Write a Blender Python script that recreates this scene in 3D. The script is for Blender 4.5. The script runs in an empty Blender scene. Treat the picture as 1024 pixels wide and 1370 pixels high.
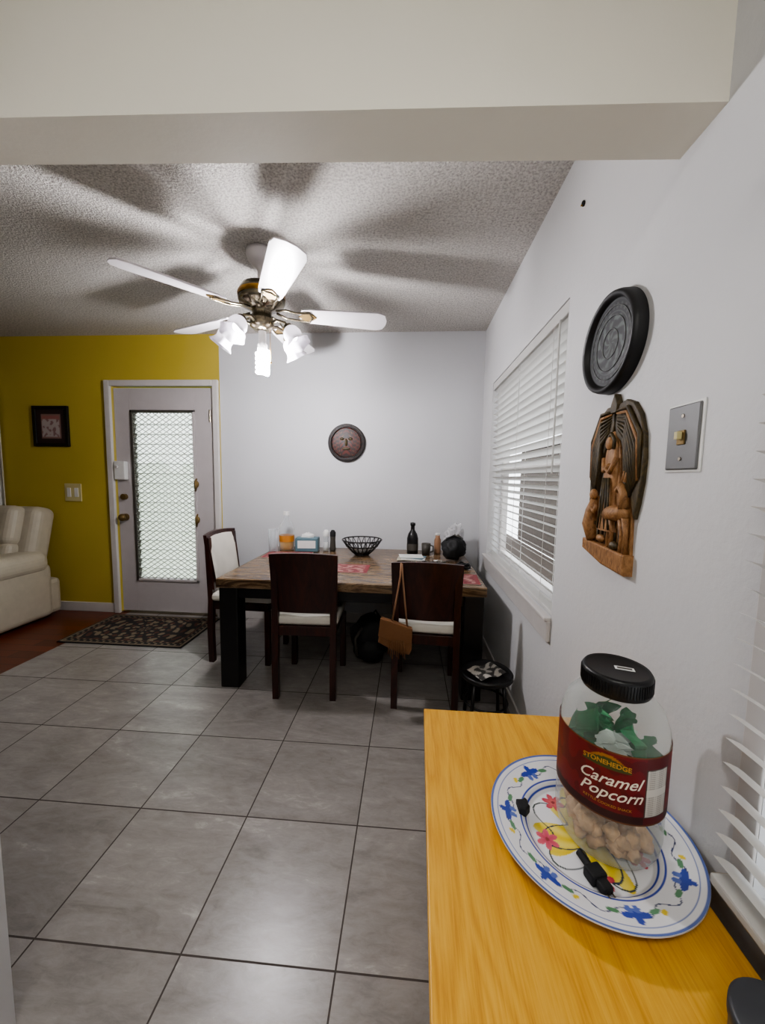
import bpy, bmesh, math, random
from math import sin,cos,pi,sqrt,atan2,radians
from mathutils import Vector, Matrix, noise
random.seed(7)
scene=bpy.context.scene

# ------------------------------------------------------------------ helpers
def srgb(r,g,b):
    f=lambda c:(c/255/12.92) if c/255<=.04045 else ((c/255+.055)/1.055)**2.4
    return (f(r),f(g),f(b),1)
class NT:
    def __init__(s,name):
        s.m=bpy.data.materials.new(name); s.m.use_nodes=True
        s.t=s.m.node_tree; s.b=s.t.nodes['Principled BSDF']; s.out=s.t.nodes['Material Output']
    def n(s,typ,**k):
        nd=s.t.nodes.new(typ)
        for a,v in k.items():
            if a in nd.inputs.keys(): nd.inputs[a].default_value=v
            else: setattr(nd,a,v)
        return nd
    def l(s,a,b): s.t.links.new(a,b)
    def ramp(s,fac,stops):
        r=s.n('ShaderNodeValToRGB'); e=r.color_ramp.elements
        while len(e)<len(stops): e.new(.5)
        for i,(p,c) in enumerate(stops): e[i].position=p; e[i].color=c
        s.l(fac,r.inputs[0]); return r.outputs[0]
    def coords(s,scale=(1,1,1),rot=(0,0,0)):
        tc=s.n('ShaderNodeTexCoord'); mp=s.n('ShaderNodeMapping')
        mp.inputs['Scale'].default_value=scale; mp.inputs['Rotation'].default_value=rot
        s.l(tc.outputs['Object'],mp.inputs[0]); return mp.outputs[0]
    def noise(s,vec,scale,detail=4,rough=.5,dist=0):
        n=s.n('ShaderNodeTexNoise'); n.inputs['Scale'].default_value=scale; n.inputs['Detail'].default_value=detail
        n.inputs['Roughness'].default_value=rough; n.inputs['Distortion'].default_value=dist
        s.l(vec,n.inputs['Vector']); return n.outputs[0]
    def bump(s,h,strength=.3,dist=.01):
        b=s.n('ShaderNodeBump'); b.inputs['Strength'].default_value=strength; b.inputs['Distance'].default_value=dist
        s.l(h,b.inputs['Height']); s.l(b.outputs[0],s.b.inputs['Normal'])
def plain(name,col,rough=.5,metal=0,var=.06,vs=12,bump=0,bs=60,**k):
    t=NT(name); c=t.coords(); f=t.noise(c,vs)
    a=tuple(x*(1-var) for x in col[:3])+(1,); b=tuple(min(1,x*(1+var)) for x in col[:3])+(1,)
    t.l(t.ramp(f,[(.3,a),(.7,b)]),t.b.inputs['Base Color'])
    t.b.inputs['Roughness'].default_value=rough; t.b.inputs['Metallic'].default_value=metal
    for kk,v in k.items(): t.b.inputs[kk.replace('_',' ')].default_value=v
    if bump: t.bump(t.noise(c,bs),bump,.005)
    return t.m
def painted(name,rough=.5,bump=0,**k):
    t=NT(name); a=t.n('ShaderNodeAttribute',attribute_name='Col'); t.l(a.outputs['Color'],t.b.inputs['Base Color'])
    t.b.inputs['Roughness'].default_value=rough
    if bump: t.bump(t.noise(t.coords(),150),bump,.004)
    return t.m
def emis(name,col,strength):
    t=NT(name); t.b.inputs['Base Color'].default_value=col
    t.b.inputs['Emission Color'].default_value=col; t.b.inputs['Emission Strength'].default_value=strength
    return t.m
I4=Matrix.Identity(4)
def T(*v): return Matrix.Translation(v)
def R(a,ax): return Matrix.Rotation(a,4,ax)
class MB:
    def __init__(s,M=None):
        s.bm=bmesh.new(); s.cl=s.bm.loops.layers.float_color.new('Col'); s.mats=[]; s.M=M or I4
    def mi(s,m):
        if m not in s.mats: s.mats.append(m)
        return s.mats.index(m)
    def raw(s,vs,fs,m,smooth=False,M=None,cols=None):
        M=s.M@(M or I4); i=s.mi(m)
        bv=[s.bm.verts.new(M@Vector(v)) for v in vs]
        for f in fs:
            try: fc=s.bm.faces.new([bv[j] for j in f])
            except ValueError: continue
            fc.material_index=i; fc.smooth=smooth
            for lp,j in zip(fc.loops,f): lp[s.cl]=cols[j] if cols else (1,1,1,1)
    def tmp(s,b,m,smooth,M=None):
        b.verts.index_update()
        s.raw([v.co.copy() for v in b.verts],[[v.index for v in f.verts] for f in b.faces],m,smooth,M); b.free()
    def box(s,lo,hi,m,bev=0,M=None,seg=2):
        b=bmesh.new(); bmesh.ops.create_cube(b,size=1)
        for v in b.verts: v.co=Vector([(lo[i]+hi[i])/2+v.co[i]*(hi[i]-lo[i]) for i in range(3)])
        if bev: bmesh.ops.bevel(b,geom=b.edges[:],offset=bev,segments=seg,affect='EDGES',profile=.5)
        s.tmp(b,m,False,M); return s
    def sph(s,c,r,m,M=None,seg=20,amp=0,fr=3,seed=0):
        b=bmesh.new(); bmesh.ops.create_uvsphere(b,u_segments=seg,v_segments=max(8,seg*2//3),radius=1)
        r=(r,r,r) if not hasattr(r,'__len__') else r
        for v in b.verts:
            k=1+(amp*noise.noise(v.co*fr+Vector((seed,seed*2,0))) if amp else 0)
            v.co=Vector((c[0]+v.co.x*r[0]*k,c[1]+v.co.y*r[1]*k,max(c[2]+v.co.z*r[2]*k,c[2]-r[2]*.97)))
        s.tmp(b,m,True,M); return s
    def lathe(s,prof,m,M=None,seg=40,smooth=True,a0=0,a1=2*pi,colf=None,sx=1,sy=1,wob=None):
        vs=[];fs=[];cols=[]; full=abs(a1-a0-2*pi)<1e-6; n=seg if full else seg+1
        for j,(r,z) in enumerate(prof):
            for i in range(n):
                a=a0+(a1-a0)*i/seg; rr=r*(wob(a,j) if wob else 1)
                vs.append((rr*cos(a)*sx,rr*sin(a)*sy,z))
                if colf: cols.append(colf(rr,a,z,j))
        for j in range(len(prof)-1):
            for i in range(seg):
                k=(i+1)%n
                fs.append((j*n+i,j*n+k,(j+1)*n+k,(j+1)*n+i))
        s.raw(vs,fs,m,smooth,M,cols if colf else None); return s
    def cyl(s,p,q,r,m,r2=None,seg=16,M=None,cap=True):
        p=Vector(p);q=Vector(q);d=q-p;L=d.length; r2=r if r2 is None else r2
        Q=T(*p)@d.to_track_quat('Z','Y').to_matrix().to_4x4()
        s.lathe([(r,0),(r2,L)],m,(M or I4)@Q,seg)
        if cap:
            for rr,z in((r,0),(r2,L)):
                s.raw([(rr*cos(2*pi*i/seg),rr*sin(2*pi*i/seg),z) for i in range(seg)],[list(range(seg))],m,False,(M or I4)@Q)
        return s
    def tube(s,pts,r,m,M=None,seg=8,closed=False):
        pts=[Vector(p) for p in pts]; n=len(pts); vs=[];fs=[]; rr=r if hasattr(r,'__len__') else [r]*n
        up=None
        for i,p in enumerate(pts):
            if closed: d=pts[(i+1)%n]-pts[i-1]
            else: d=pts[min(i+1,n-1)]-pts[max(i-1,0)]
            d.normalize()
            if up is None: up=Vector((0,0,1)) if abs(d.z)<.9 else Vector((1,0,0))
            a=d.cross(up); a.normalize(); b=a.cross(d); up=b
            for k in range(seg): vs.append(p+a*rr[i]*cos(2*pi*k/seg)+b*rr[i]*sin(2*pi*k/seg))
        for i in range(n if closed else n-1):
            for k in range(seg):
                j=(i+1)%n; fs.append((i*seg+k,i*seg+(k+1)%seg,j*seg+(k+1)%seg,j*seg+k))
        if not closed: fs+= [list(range(seg))[::-1],[(n-1)*seg+k for k in range(seg)]]
        s.raw(vs,fs,m,True,M); return s
    def ext(s,pts,z0,z1,m,bev=0,M=None,smooth=False):
        b=bmesh.new(); vs=[b.verts.new((p[0],p[1],z0)) for p in pts]; f=b.faces.new(vs)
        r=bmesh.ops.extrude_face_region(b,geom=[f])
        for g in r['geom']:
            if isinstance(g,bmesh.types.BMVert): g.co.z=z1
        bmesh.ops.recalc_face_normals(b,faces=b.faces[:])
        if bev:
            top=[e for e in b.edges if all(abs(v.co.z-z1)<1e-6 for v in e.verts)]
            bmesh.ops.bevel(b,geom=top,offset=bev,segments=3,affect='EDGES',profile=.5)
        s.tmp(b,m,smooth,M); return s
    def grid(s,fn,nu,nv,m,colf=None,M=None,smooth=True):
        vs=[];cols=[];fs=[]
        for j in range(nv+1):
            for i in range(nu+1):
                u=i/nu;v=j/nv; vs.append(fn(u,v))
                if colf: cols.append(colf(u,v))
        for j in range(nv):
            for i in range(nu):
                a=j*(nu+1)+i; fs.append((a,a+1,a+nu+2,a+nu+1))
        s.raw(vs,fs,m,smooth,M,cols if colf else None); return s
    def build(s,name,loc=(0,0,0),rot=0,mods=None,recalc=True,parent=None):
        if recalc: bmesh.ops.recalc_face_normals(s.bm,faces=s.bm.faces[:])
        me=bpy.data.meshes.new(name); s.bm.to_mesh(me); s.bm.free()
        for m in s.mats: me.materials.append(m)
        o=bpy.data.objects.new(name,me); bpy.context.collection.objects.link(o)
        o.location=loc; o.rotation_euler=(0,0,rot)
        if parent: o.parent=parent
        return o
def lerp(a,b,t): return tuple(a[i]*(1-t)+b[i]*t for i in range(3))+(1,)

# ------------------------------------------------------------------ constants
W=.58; D=3.12; HC=2.42; XL=-5.2; YB=-1.6; TH=.14

# ------------------------------------------------------------------ materials
def wallmat(name,col,bump=.15,var=.03):
    t=NT(name); c=t.coords(); f=t.noise(c,2.5,5)
    t.l(t.ramp(f,[(.3,tuple(x*(1-var) for x in col[:3])+(1,)),(.7,col)]),t.b.inputs['Base Color'])
    t.b.inputs['Roughness'].default_value=.55
    t.bump(t.noise(c,45,4,.6),bump,.006); return t.m
m_wall=wallmat('wall_paint_white',srgb(200,201,204))
m_wallr=wallmat('wall_paint_white_rough',srgb(210,210,211),.22)
m_yel=wallmat('wall_paint_yellow',srgb(190,170,74),.12,.05)
m_beam=wallmat('beam_paint',srgb(234,229,214),.08)
m_trim=plain('trim_white_gloss',srgb(200,196,193),.35,var=.03)
m_door=plain('door_paint',srgb(186,180,180),.4,var=.03)
m_black=plain('black_lacquer',srgb(16,15,16),.35)
m_blackm=plain('black_matte',srgb(22,22,24),.7)
m_ext=plain('exterior_plaster',srgb(190,185,175),.8)

t=NT('popcorn_ceiling'); c=t.coords()
n1=t.noise(c,95,3,.65)
t.l(t.ramp(n1,[(.32,srgb(166,162,157)),(.6,srgb(216,212,206))]),t.b.inputs['Base Color'])
t.b.inputs['Roughness'].default_value=.95; t.bump(n1,.9,.018); m_ceil=t.m

# floor tile: grid pitch .41 x .40, phase matched to joints
t=NT('slate_tile'); tc=t.n('ShaderNodeTexCoord'); sp=t.n('ShaderNodeSeparateXYZ'); t.l(tc.outputs['Object'],sp.inputs[0])
def mth(op,a,b=None):
    n=t.n('ShaderNodeMath',operation=op)
    for i,v in enumerate((a,b)):
        if v is None: continue
        if isinstance(v,(int,float)): n.inputs[i].default_value=v
        else: t.l(v,n.inputs[i])
    return n.outputs[0]
def cell(o,ph,p):
    q=mth('DIVIDE',mth('ADD',o,-ph+p*40),p); fr=mth('FRACT',q); fl=mth('FLOOR',q)
    d=mth('MULTIPLY',mth('MINIMUM',fr,mth('SUBTRACT',1,fr)),p); return d,fl
dx,ix=cell(sp.outputs[0],-.16,.41); dy,iy=cell(sp.outputs[1],.83,.401)
g=mth('LESS_THAN',mth('MINIMUM',dx,dy),.0024)
cb=t.n('ShaderNodeCombineXYZ'); t.l(mth('MULTIPLY',ix,3.7),cb.inputs[0]); t.l(mth('MULTIPLY',iy,5.3),cb.inputs[1])
av=t.n('ShaderNodeVectorMath',operation='ADD'); t.l(tc.outputs['Object'],av.inputs[0]); t.l(cb.outputs[0],av.inputs[1])
mp=t.n('ShaderNodeMapping'); mp.inputs['Rotation'].default_value=(0,0,.7); mp.inputs['Scale'].default_value=(1,2.8,1); t.l(av.outputs[0],mp.inputs[0])
nz=t.noise(mp.outputs[0],2.6,9,.66,1.1); nf=t.noise(mp.outputs[0],16,7,.75,.8)
mx=mth('ADD',mth('MULTIPLY',nz,.6),mth('MULTIPLY',nf,.4))
col=t.ramp(mx,[(.34,srgb(116,111,107)),(.48,srgb(136,131,127)),(.58,srgb(148,143,139)),(.70,srgb(180,175,171))])
wn=t.n('ShaderNodeTexWhiteNoise'); t.l(cb.outputs[0],wn.inputs[0])
hs=t.n('ShaderNodeHueSaturation'); t.l(col,hs.inputs['Color']); t.l(mth('ADD',mth('MULTIPLY',wn.outputs[0],.12),.94),hs.inputs['Value'])
mix=t.n('ShaderNodeMix',data_type='RGBA'); t.l(g,mix.inputs[0]); t.l(hs.outputs[0],mix.inputs[6]); mix.inputs[7].default_value=srgb(66,58,54)
t.l(mix.outputs[2],t.b.inputs['Base Color'])
t.l(mth('ADD',mth('MULTIPLY',g,.45),.29),t.b.inputs['Roughness'])
t.bump(mth('SUBTRACT',mth('MULTIPLY',mx,.35),g),.45,.004); m_tile=t.m

t=NT('cherry_plank'); c=t.coords((1,1,1)); br=t.n('ShaderNodeTexBrick',Scale=1.0); br.inputs['Brick Width'].default_value=.9; br.inputs['Row Height'].default_value=.09
br.inputs['Mortar Size'].default_value=.002; br.inputs['Color1'].default_value=srgb(112,50,24); br.inputs['Color2'].default_value=srgb(84,36,18); br.inputs['Mortar'].default_value=srgb(30,12,8)
t.l(c,br.inputs[0]); t.l(br.outputs[0],t.b.inputs['Base Color']); t.b.inputs['Roughness'].default_value=.3; m_wood=t.m

def wood(name,c1,c2,c3,scale,rot=(0,0,0),rough=.4,dist=3,ws=2):
    t=NT(name); c=t.coords(scale,rot); n=t.noise(c,ws,6,.6,dist)
    fine=t.noise(t.coords(tuple(s*5 for s in scale),rot),ws*3,4,.7)
    a=t.n('ShaderNodeMath',operation='ADD'); b=t.n('ShaderNodeMath',operation='MULTIPLY'); t.l(fine,b.inputs[0]); b.inputs[1].default_value=.35
    t.l(n,a.inputs[0]); t.l(b.outputs[0],a.inputs[1])
    t.l(t.ramp(a.outputs[0],[(.45,c1),(.62,c2),(.85,c3)]),t.b.inputs['Base Color'])
    t.b.inputs['Roughness'].default_value=rough; t.bump(fine,.1,.002); return t.m
m_chair=wood('dark_cherry_wood',srgb(28,12,9),srgb(44,19,14),srgb(64,28,19),(6,6,1),rough=.3)
m_carv=wood('carved_wood_light',srgb(98,64,34),srgb(136,96,56),srgb(168,124,80),(20,20,8),rough=.55)
m_carvd=wood('carved_wood_dark',srgb(34,27,14),srgb(58,47,24),srgb(88,73,40),(20,20,8),rough=.55)
# oak laminate with cathedral grain running along Y
t=NT('yellow_oak_top'); c=t.coords((1,.16,1)); 
nw=t.noise(c,5,3,.5,.6)
rg=t.n('ShaderNodeMath',operation='MULTIPLY'); t.l(nw,rg.inputs[0]); rg.inputs[1].default_value=11
fr=t.n('ShaderNodeMath',operation='PINGPONG'); t.l(rg.outputs[0],fr.inputs[0]); fr.inputs[1].default_value=.5
fn=t.noise(t.coords((1,.035,1)),210,5,.75)
mm=t.n('ShaderNodeMix',data_type='FLOAT'); mm.inputs[0].default_value=.68; t.l(fr.outputs[0],mm.inputs[2]); t.l(fn,mm.inputs[3])
t.l(t.ramp(mm.outputs[0],[(.24,srgb(190,132,36)),(.42,srgb(212,158,52)),(.6,srgb(222,172,66))]),t.b.inputs['Base Color'])
t.b.inputs['Roughness'].default_value=.42; t.bump(fn,.08,.001); m_oak=t.m
# table top: streaked planks
t=NT('streaked_table_top'); c=t.coords((1,7,7),(0,0,.06)); a=t.noise(c,2.2,8,.7,1.2)
t.l(t.ramp(a,[(.3,srgb(46,34,26)),(.42,srgb(88,68,50)),(.5,srgb(134,110,82)),(.58,srgb(74,60,48)),(.68,srgb(126,108,90)),(.8,srgb(66,52,40))]),t.b.inputs['Base Color'])
t.b.inputs['Roughness'].default_value=.2; m_ttop=t.m
m_cream=plain('cream_leather',srgb(184,176,158),.45,bump=.15,bs=40)
m_seat=plain('ivory_vinyl',srgb(210,206,196),.5)
t=NT('blind_slat_white'); t.b.inputs['Base Color'].default_value=srgb(222,221,218); t.b.inputs['Roughness'].default_value=.45
tl=t.n('ShaderNodeBsdfTranslucent'); tl.inputs[0].default_value=srgb(222,221,218); mx=t.n('ShaderNodeMixShader'); mx.inputs[0].default_value=.25
t.l(t.b.outputs[0],mx.inputs[1]); t.l(tl.outputs[0],mx.inputs[2]); t.l(mx.outputs[0],t.out.inputs[0]); m_slat=t.m
m_brass=plain('brass_antique',srgb(150,112,50),.3,1)
m_dullb=plain('brass_dull',srgb(120,100,62),.5,.6)
m_chrome=plain('brushed_nickel',srgb(170,160,145),.25,1)
m_steel=plain('switch_plate_steel',srgb(112,112,112),.5,.5)
m_white=plain('white_plastic',srgb(220,220,217),.4)
m_marb=plain('beige_marble',srgb(184,172,154),.3,var=.2,vs=25)

# ------------------------------------------------------------------ room shell
def shell(name,boxes,m):
    b=MB()
    for lo,hi in boxes: b.box(lo,hi,m)
    return b.build(name)
b=MB(); b.grid(lambda u,v:(-2.51+u*(W+2.51),YB+v*(D-YB),0),1,1,m_tile,smooth=False)
b.grid(lambda u,v:(XL+u*(-2.51-XL),YB+v*(D-YB),0),1,1,m_wood,smooth=False); 
b.box((XL,YB,-.1),(W,D,-.001),m_ext); b.build('floor')
shell('ceiling',[((XL,YB,HC),(W,D,HC+.1))],m_ceil)
# right wall w/ two openings
Wy0,Wy1,Wz0,Wz1=1.50,2.78,.70,1.93
Ny0,Ny1,Nz0,Nz1=-.35,.60,.57,1.80
X2=W+TH
shell('wall_right',[((W,YB,0),(X2,D+TH,Nz0)),((W,YB,Nz0),(X2,Ny0,Nz1)),((W,Ny1,Nz0),(X2,Wy0,Nz1)),((W,Wy1,Nz0),(X2,D+TH,Nz1)),
  ((W,Wy0,Nz0),(X2,Wy1,Wz0)),((W,YB,Nz1),(X2,Wy0,Wz1)),((W,Wy1,Nz1),(X2,D+TH,Wz1)),((W,YB,Wz1),(X2,D+TH,HC))],m_wallr)
dX0,dX1,dZ=-2.58,-1.66,2.0
b=MB()
b.box((-1.61,D,0),(W,D+TH,HC),m_wall)
for lo,hi in [((XL,D,0),(dX0,D+TH,HC)),((dX1,D,0),(-1.61,D+TH,HC)),((dX0,D,dZ),(dX1,D+TH,HC))]: b.box(lo,hi,m_yel)
b.build('wall_back')
shell('wall_left',[((XL-TH,YB,0),(XL,D+TH,HC))],m_yel)
shell('wall_front',[((XL,YB-TH,0),(X2,YB,HC))],m_wall)
shell('wall_partition',[((-1.0,YB,0),(-.865,.68,HC))],m_wall)
b=MB(); b.ext([(W,.808),(XL,.626),(XL,.693),(W,.936)],1.96,HC,m_beam); b.build('beam_header')
b=MB(); b.box((XL,D-.015,0),(-2.63,D,.085),m_trim,.004); b.box((-1.60,D-.015,0),(W,D,.085),m_trim,.004); b.build('baseboard_back')
b=MB(); b.box((W-.012,1.22,0),(W,D-.016,.085),m_trim,.004); b.build('baseboard_right')

# ------------------------------------------------------------------ exterior
m_grass=plain('lawn',srgb(92,112,60),.9,var=.3,vs=4)
m_fence=plain('fence_boards',srgb(66,56,50),.8,var=.25)
m_pave=plain('dark_mulch',srgb(62,52,44),.9,var=.3,vs=14)
b=MB(); b.grid(lambda u,v:(-14+u*14.6,3.4+v*12,-.15),2,2,m_grass,smooth=False); b.build('lawn')
b=MB(); b.grid(lambda u,v:(.74+u*1.84,-3+v*13,-.15),2,2,m_pave,smooth=False); b.build('garden_bed')
b=MB(); b.box((2.6,-1.5,-.15),(2.7,9,1.9),m_fence); b.box((2.55,-1.5,1.9),(2.75,9,1.97),m_fence,.01)  # board fence, added outside to darken the view between the blind slats
for i in range(24): b.box((2.592,-1.5,-.1+i*.083),(2.599,9,-.03+i*.083),m_fence,.002)
b.build('fence_backdrop')
m_hedge=plain('hedge_leaves',srgb(84,112,56),.9,var=.4,vs=9)
b=MB()
for i in range(6): b.sph((-8+i*1.2,9.5,.3),(.9,.6,1.2),m_hedge,amp=.4,fr=2.5,seed=i)
b.build('hedge')

# ------------------------------------------------------------------ window blinds
def blinds(name,y0,y1,z0,z1,xc,n,tilt,sw=.05):
    b=MB(); b.box((xc-.03,y0,z1-.05),(xc+.03,y1,z1-.002),m_slat,.004)
    b.box((xc-.025,y0+.004,z0+.004),(xc+.025,y1-.004,z0+.022),m_slat,.004)
    for i in range(n):
        z=z0+.04+(z1-.07-z0-.04)*i/(n-1)
        M=T(xc,0,z)@R(tilt,'Y')
        b.grid(lambda u,v:((u-.5)*sw,y0+.004+v*(y1-y0-.008),.004*(1-(2*u-1)**2)),4,1,m_slat,M=M)
    for f in (.12,.5,.88):
        y=y0+(y1-y0)*f
        for dx in (-.026,.026): b.cyl((xc+dx,y,z0+.01),(xc+dx,y,z1-.04),.0012,m_slat,seg=6)
    b.cyl((xc-.034,y0+.07,z1-.05),(xc-.034,y0+.07,z1-.65),.004,m_slat,seg=8)
    return b.build(name,recalc=False)
def window(name,y0,y1,z0,z1):
    b=MB(); x=X2-.05
    for lo,hi in [((x,y0,z0),(x+.04,y0+.04,z1)),((x,y1-.04,z0),(x+.04,y1,z1)),((x,y0+.04,z0),(x+.04,y1-.04,z0+.04)),((x,y0+.04,z1-.04),(x+.04,y1-.04,z1)),((x,y0+.04,(z0+z1)/2-.02),(x+.04,y1-.04,(z0+z1)/2+.02))]:
        b.box(lo,hi,m_trim,.004)
    return b.build(name)
window('window_1',Wy0,Wy1,Wz0,Wz1); blinds('window_blinds',Wy0+.006,Wy1-.006,Wz0-.002,Wz1,W+.032,29,radians(28),.050)
window('window_2',Ny0,Ny1,Nz0,Nz1); blinds('window_blinds',Ny0-.02,Ny1+.018,Nz0+.004,Nz1+.02,W-.034,28,radians(30))
b=MB(); b.box((W-.018,Wy0-.005,Wz0-.10),(W-.0005,Wy1+.01,Wz0-.012),m_trim,.005); b.box((W-.03,Wy0-.005,Wz0-.014),(W-.0005,Wy1+.01,Wz0+.004),m_trim,.005); b.build('trim_1')
b=MB()
for lo,hi in [((W-.006,Ny1,Nz0),(W,Ny1+.04,Nz1+.04)),((W-.006,Ny0-.04,Nz0),(W,Ny0,Nz1+.04)),((W-.006,Ny0,Nz1),(W,Ny1,Nz1+.04))]: b.box(lo,hi,m_trim,.002)
b.build('trim_2')
b=MB(); b.box((.545,Ny0-.06,Nz0-.024),(W+.06,Ny1+.04,Nz0-.001),m_marb,.004); b.build('window_sill')

# ------------------------------------------------------------------ door
b=MB()
for lo,hi in [((-2.625,D-.03,0),(-2.575,D-.001,2.045)),((-1.665,D-.03,0),(-1.615,D-.001,2.045)),((-2.575,D-.03,1.995),(-1.665,D-.001,2.045))]: b.box(lo,hi,m_trim,.006)
b.box((-2.575,D-.004,.0),(-1.665,D+TH,.015),m_chrome)
b.build('trim_3')
b=MB(); dx0,dx1=-2.565,-1.675; gx0,gx1,gz0,gz1=-2.42,-1.84,.30,1.80; y0,y1=D+.01,D+.055
for lo,hi in [((dx0,y0,.02),(gx0,y1,1.985)),((gx1,y0,.02),(dx1,y1,1.985)),((gx0,y0,.02),(gx1,y1,gz0)),((gx0,y0,gz1),(gx1,y1,1.985))]: b.box(lo,hi,m_door,.001)
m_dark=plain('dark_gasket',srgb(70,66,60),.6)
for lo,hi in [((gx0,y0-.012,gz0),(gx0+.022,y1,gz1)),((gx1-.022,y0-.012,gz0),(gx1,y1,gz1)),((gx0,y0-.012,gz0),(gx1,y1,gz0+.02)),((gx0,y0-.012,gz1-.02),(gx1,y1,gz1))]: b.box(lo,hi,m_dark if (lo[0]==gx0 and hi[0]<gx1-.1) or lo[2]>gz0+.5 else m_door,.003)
# jalousie panes
t=NT('frosted_pane'); tr=t.n('ShaderNodeBsdfTransparent'); tl=t.n('ShaderNodeBsdfTranslucent'); tl.inputs[0].default_value=(.92,.95,.90,1)
mx=t.n('ShaderNodeMixShader'); mx.inputs[0].default_value=.6; t.l(tr.outputs[0],mx.inputs[1]); t.l(tl.outputs[0],mx.inputs[2]); t.l(mx.outputs[0],t.out.inputs[0]); m_pane=t.m
npn=17; m_alu=plain('pane_edge',srgb(140,140,134),.5)
for i in range(npn):
    z=gz0+.03+(gz1-gz0-.06)*(i+.5)/npn; h=(gz1-gz0)/npn*.56
    b.box((gx0+.02,-.002,-h),(gx1-.02,.002,h),m_pane,M=T(0,y0+.030,z)@R(radians(-14),'X'))
    b.box((gx0+.02,-.003,-h-.002),(gx1-.02,.003,-h+.003),m_alu,M=T(0,y0+.030,z)@R(radians(-14),'X'))
# expanded-metal security mesh
m_mesh=plain('security_mesh_metal',srgb(140,140,134),.5)
st=.062; w=gx1-gx0; h=gz1-gz0; sl=.66
yy=y0-.002
k=-int((h/sl)/st)-1
while k*st<w+h/sl:
    for sgn in (1,-1):
        x0=k*st; zs=[max(0,(0-x0)*sl),min(h,(w-x0)*sl)]
        if zs[1]-zs[0]>.01:
            p=[(x0+z/sl,z) for z in zs]
            if sgn<0: p=[(w-a,z) for a,z in p]
            b.tube([(gx0+p[0][0],yy,gz0+p[0][1]),(gx0+p[1][0],yy,gz0+p[1][1])],.0034,m_mesh,seg=4)
    k+=1
# crank handles, knob, lock
for z in (1.17,.86):
    b.tube([(gx1+.005,y0-.01,z+.05),(gx1+.005,y0-.03,z+.02),(gx1+.01,y0-.035,z-.02),(gx1,y0-.02,z-.06)],[.006,.011,.012,.005],m_dullb)
    b.sph((gx1+.005,y0-.012,z),(.02,.014,.03),m_dullb)
for z in (.87,1.05):
    b.cyl((-2.50,y0,z),(-2.50,y0-.03,z),.03 if z<1 else .026,m_dullb,seg=20)
b.sph((-2.50,y0-.05,.87),(.032,.028,.032),m_dullb)
b.box((-2.56,y0-.045,1.20),(-2.46,y0,1.36),m_white,.008)
b.cyl((-2.53,y0-.045,1.31),(-2.53,y0-.06,1.31),.012,m_trim)
b.cyl((-1.70,y0-.01,1.7),(-1.70,y0-.01,1.8),.009,m_chrome); b.cyl((-1.70,y0-.01,.3),(-1.70,y0-.01,.4),.009,m_chrome)
b.build('door_1')

# back wall things (local x right, y up, z out)
MBk=lambda x,z:Matrix(((1,0,0,x),(0,0,-1,D),(0,1,0,z),(0,0,0,1)))
MRt=lambda y,z:Matrix(((0,0,-1,W),(-1,0,0,y),(0,1,0,z),(0,0,0,1)))
m_paint=painted('painted_surface',.5); m_paintg=painted('painted_gloss',.15); m_paintf=painted('woven_fiber',.95,.5)
# framed picture
def piccol(u,v):
    x=abs(u-.5);y=abs(v-.5)
    if x>.34 or y>.36: return srgb(52,36,38)
    if x>.30 or y>.32: return srgb(140,110,104)
    if v>.72: return srgb(160,104,100)
    n=noise.noise(Vector((u*9,v*9,3)))
    return srgb(180,170,168) if n<.15 else srgb(140,110,110)
b=MB(MBk(-3.14,1.655)); hw,hh=.165,.175
for lo,hi in [((-hw,-hh,0),(-hw+.03,hh,.022)),((hw-.03,-hh,0),(hw,hh,.022)),((-hw+.03,-hh,0),(hw-.03,-hh+.03,.022)),((-hw+.03,hh-.03,0),(hw-.03,hh,.022))]: b.box(lo,hi,m_black,.003)
b.box((-hw+.03,-hh+.03,.001),(hw-.03,hh-.03,.008),m_blackm)
b.grid(lambda u,v:(-.135+.27*u,-.145+.29*v,.010),40,40,m_paint,piccol); b.build('framed_picture',recalc=False)
m_cyel=plain('switch_plate_ivory',srgb(200,190,140),.4)
b=MB(MBk(-2.975,1.08)); b.box((-.078,-.078,0),(.078,.078,.008),m_cyel,.003)
for x in(-.035,.035): b.box((x-.018,-.04,.008),(x+.018,.04,.013),m_white,.002)
b.build('light_switch')
def maskcol(r,a,z,j):
    q=r/.155
    if q>.88: return srgb(20,12,10)
    if q>.8: return srgb(74,36,20) if sin(a*24)>0 else srgb(20,11,10)
    x=q*cos(a);y=q*sin(a)
    s=sin(x*x*40+y*9)*cos(y*14+abs(x)*8)
    return srgb(84,30,20) if s>.25 else (srgb(100,60,36) if s<-.8 else srgb(24,14,12))
b=MB(MBk(-.525,1.535))
prof=[(.155*i/40,.02+.018*cos(i/40*1.4)-(.006 if 31<i<35 else 0)) for i in range(41)]+[(.155,0)]
b.lathe(prof,m_paint,seg=120,colf=maskcol)
b.lathe([(.125,.03),(.129,.036),(.134,.03)],m_black,seg=60)
b.sph((-.035,.03,.036),(.018,.012,.008),m_carvd); b.sph((.035,.03,.036),(.018,.012,.008),m_carvd); b.sph((0,0,.038),(.012,.03,.014),m_carvd); b.sph((0,-.05,.034),(.035,.012,.008),m_carvd)
b.build('round_wall_plaque')
# curtain far left
b=MB(); m_cur=plain('sheer_curtain',srgb(225,225,220),.8)
b.grid(lambda u,v:(-4.5+u*.92,D-.05+.025*sin(u*60),.95+v*1.2),120,2,m_cur); b.cyl((-4.6,D-.05,2.16),(-3.56,D-.05,2.16),.012,m_white); b.build('curtain',recalc=False)

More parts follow.
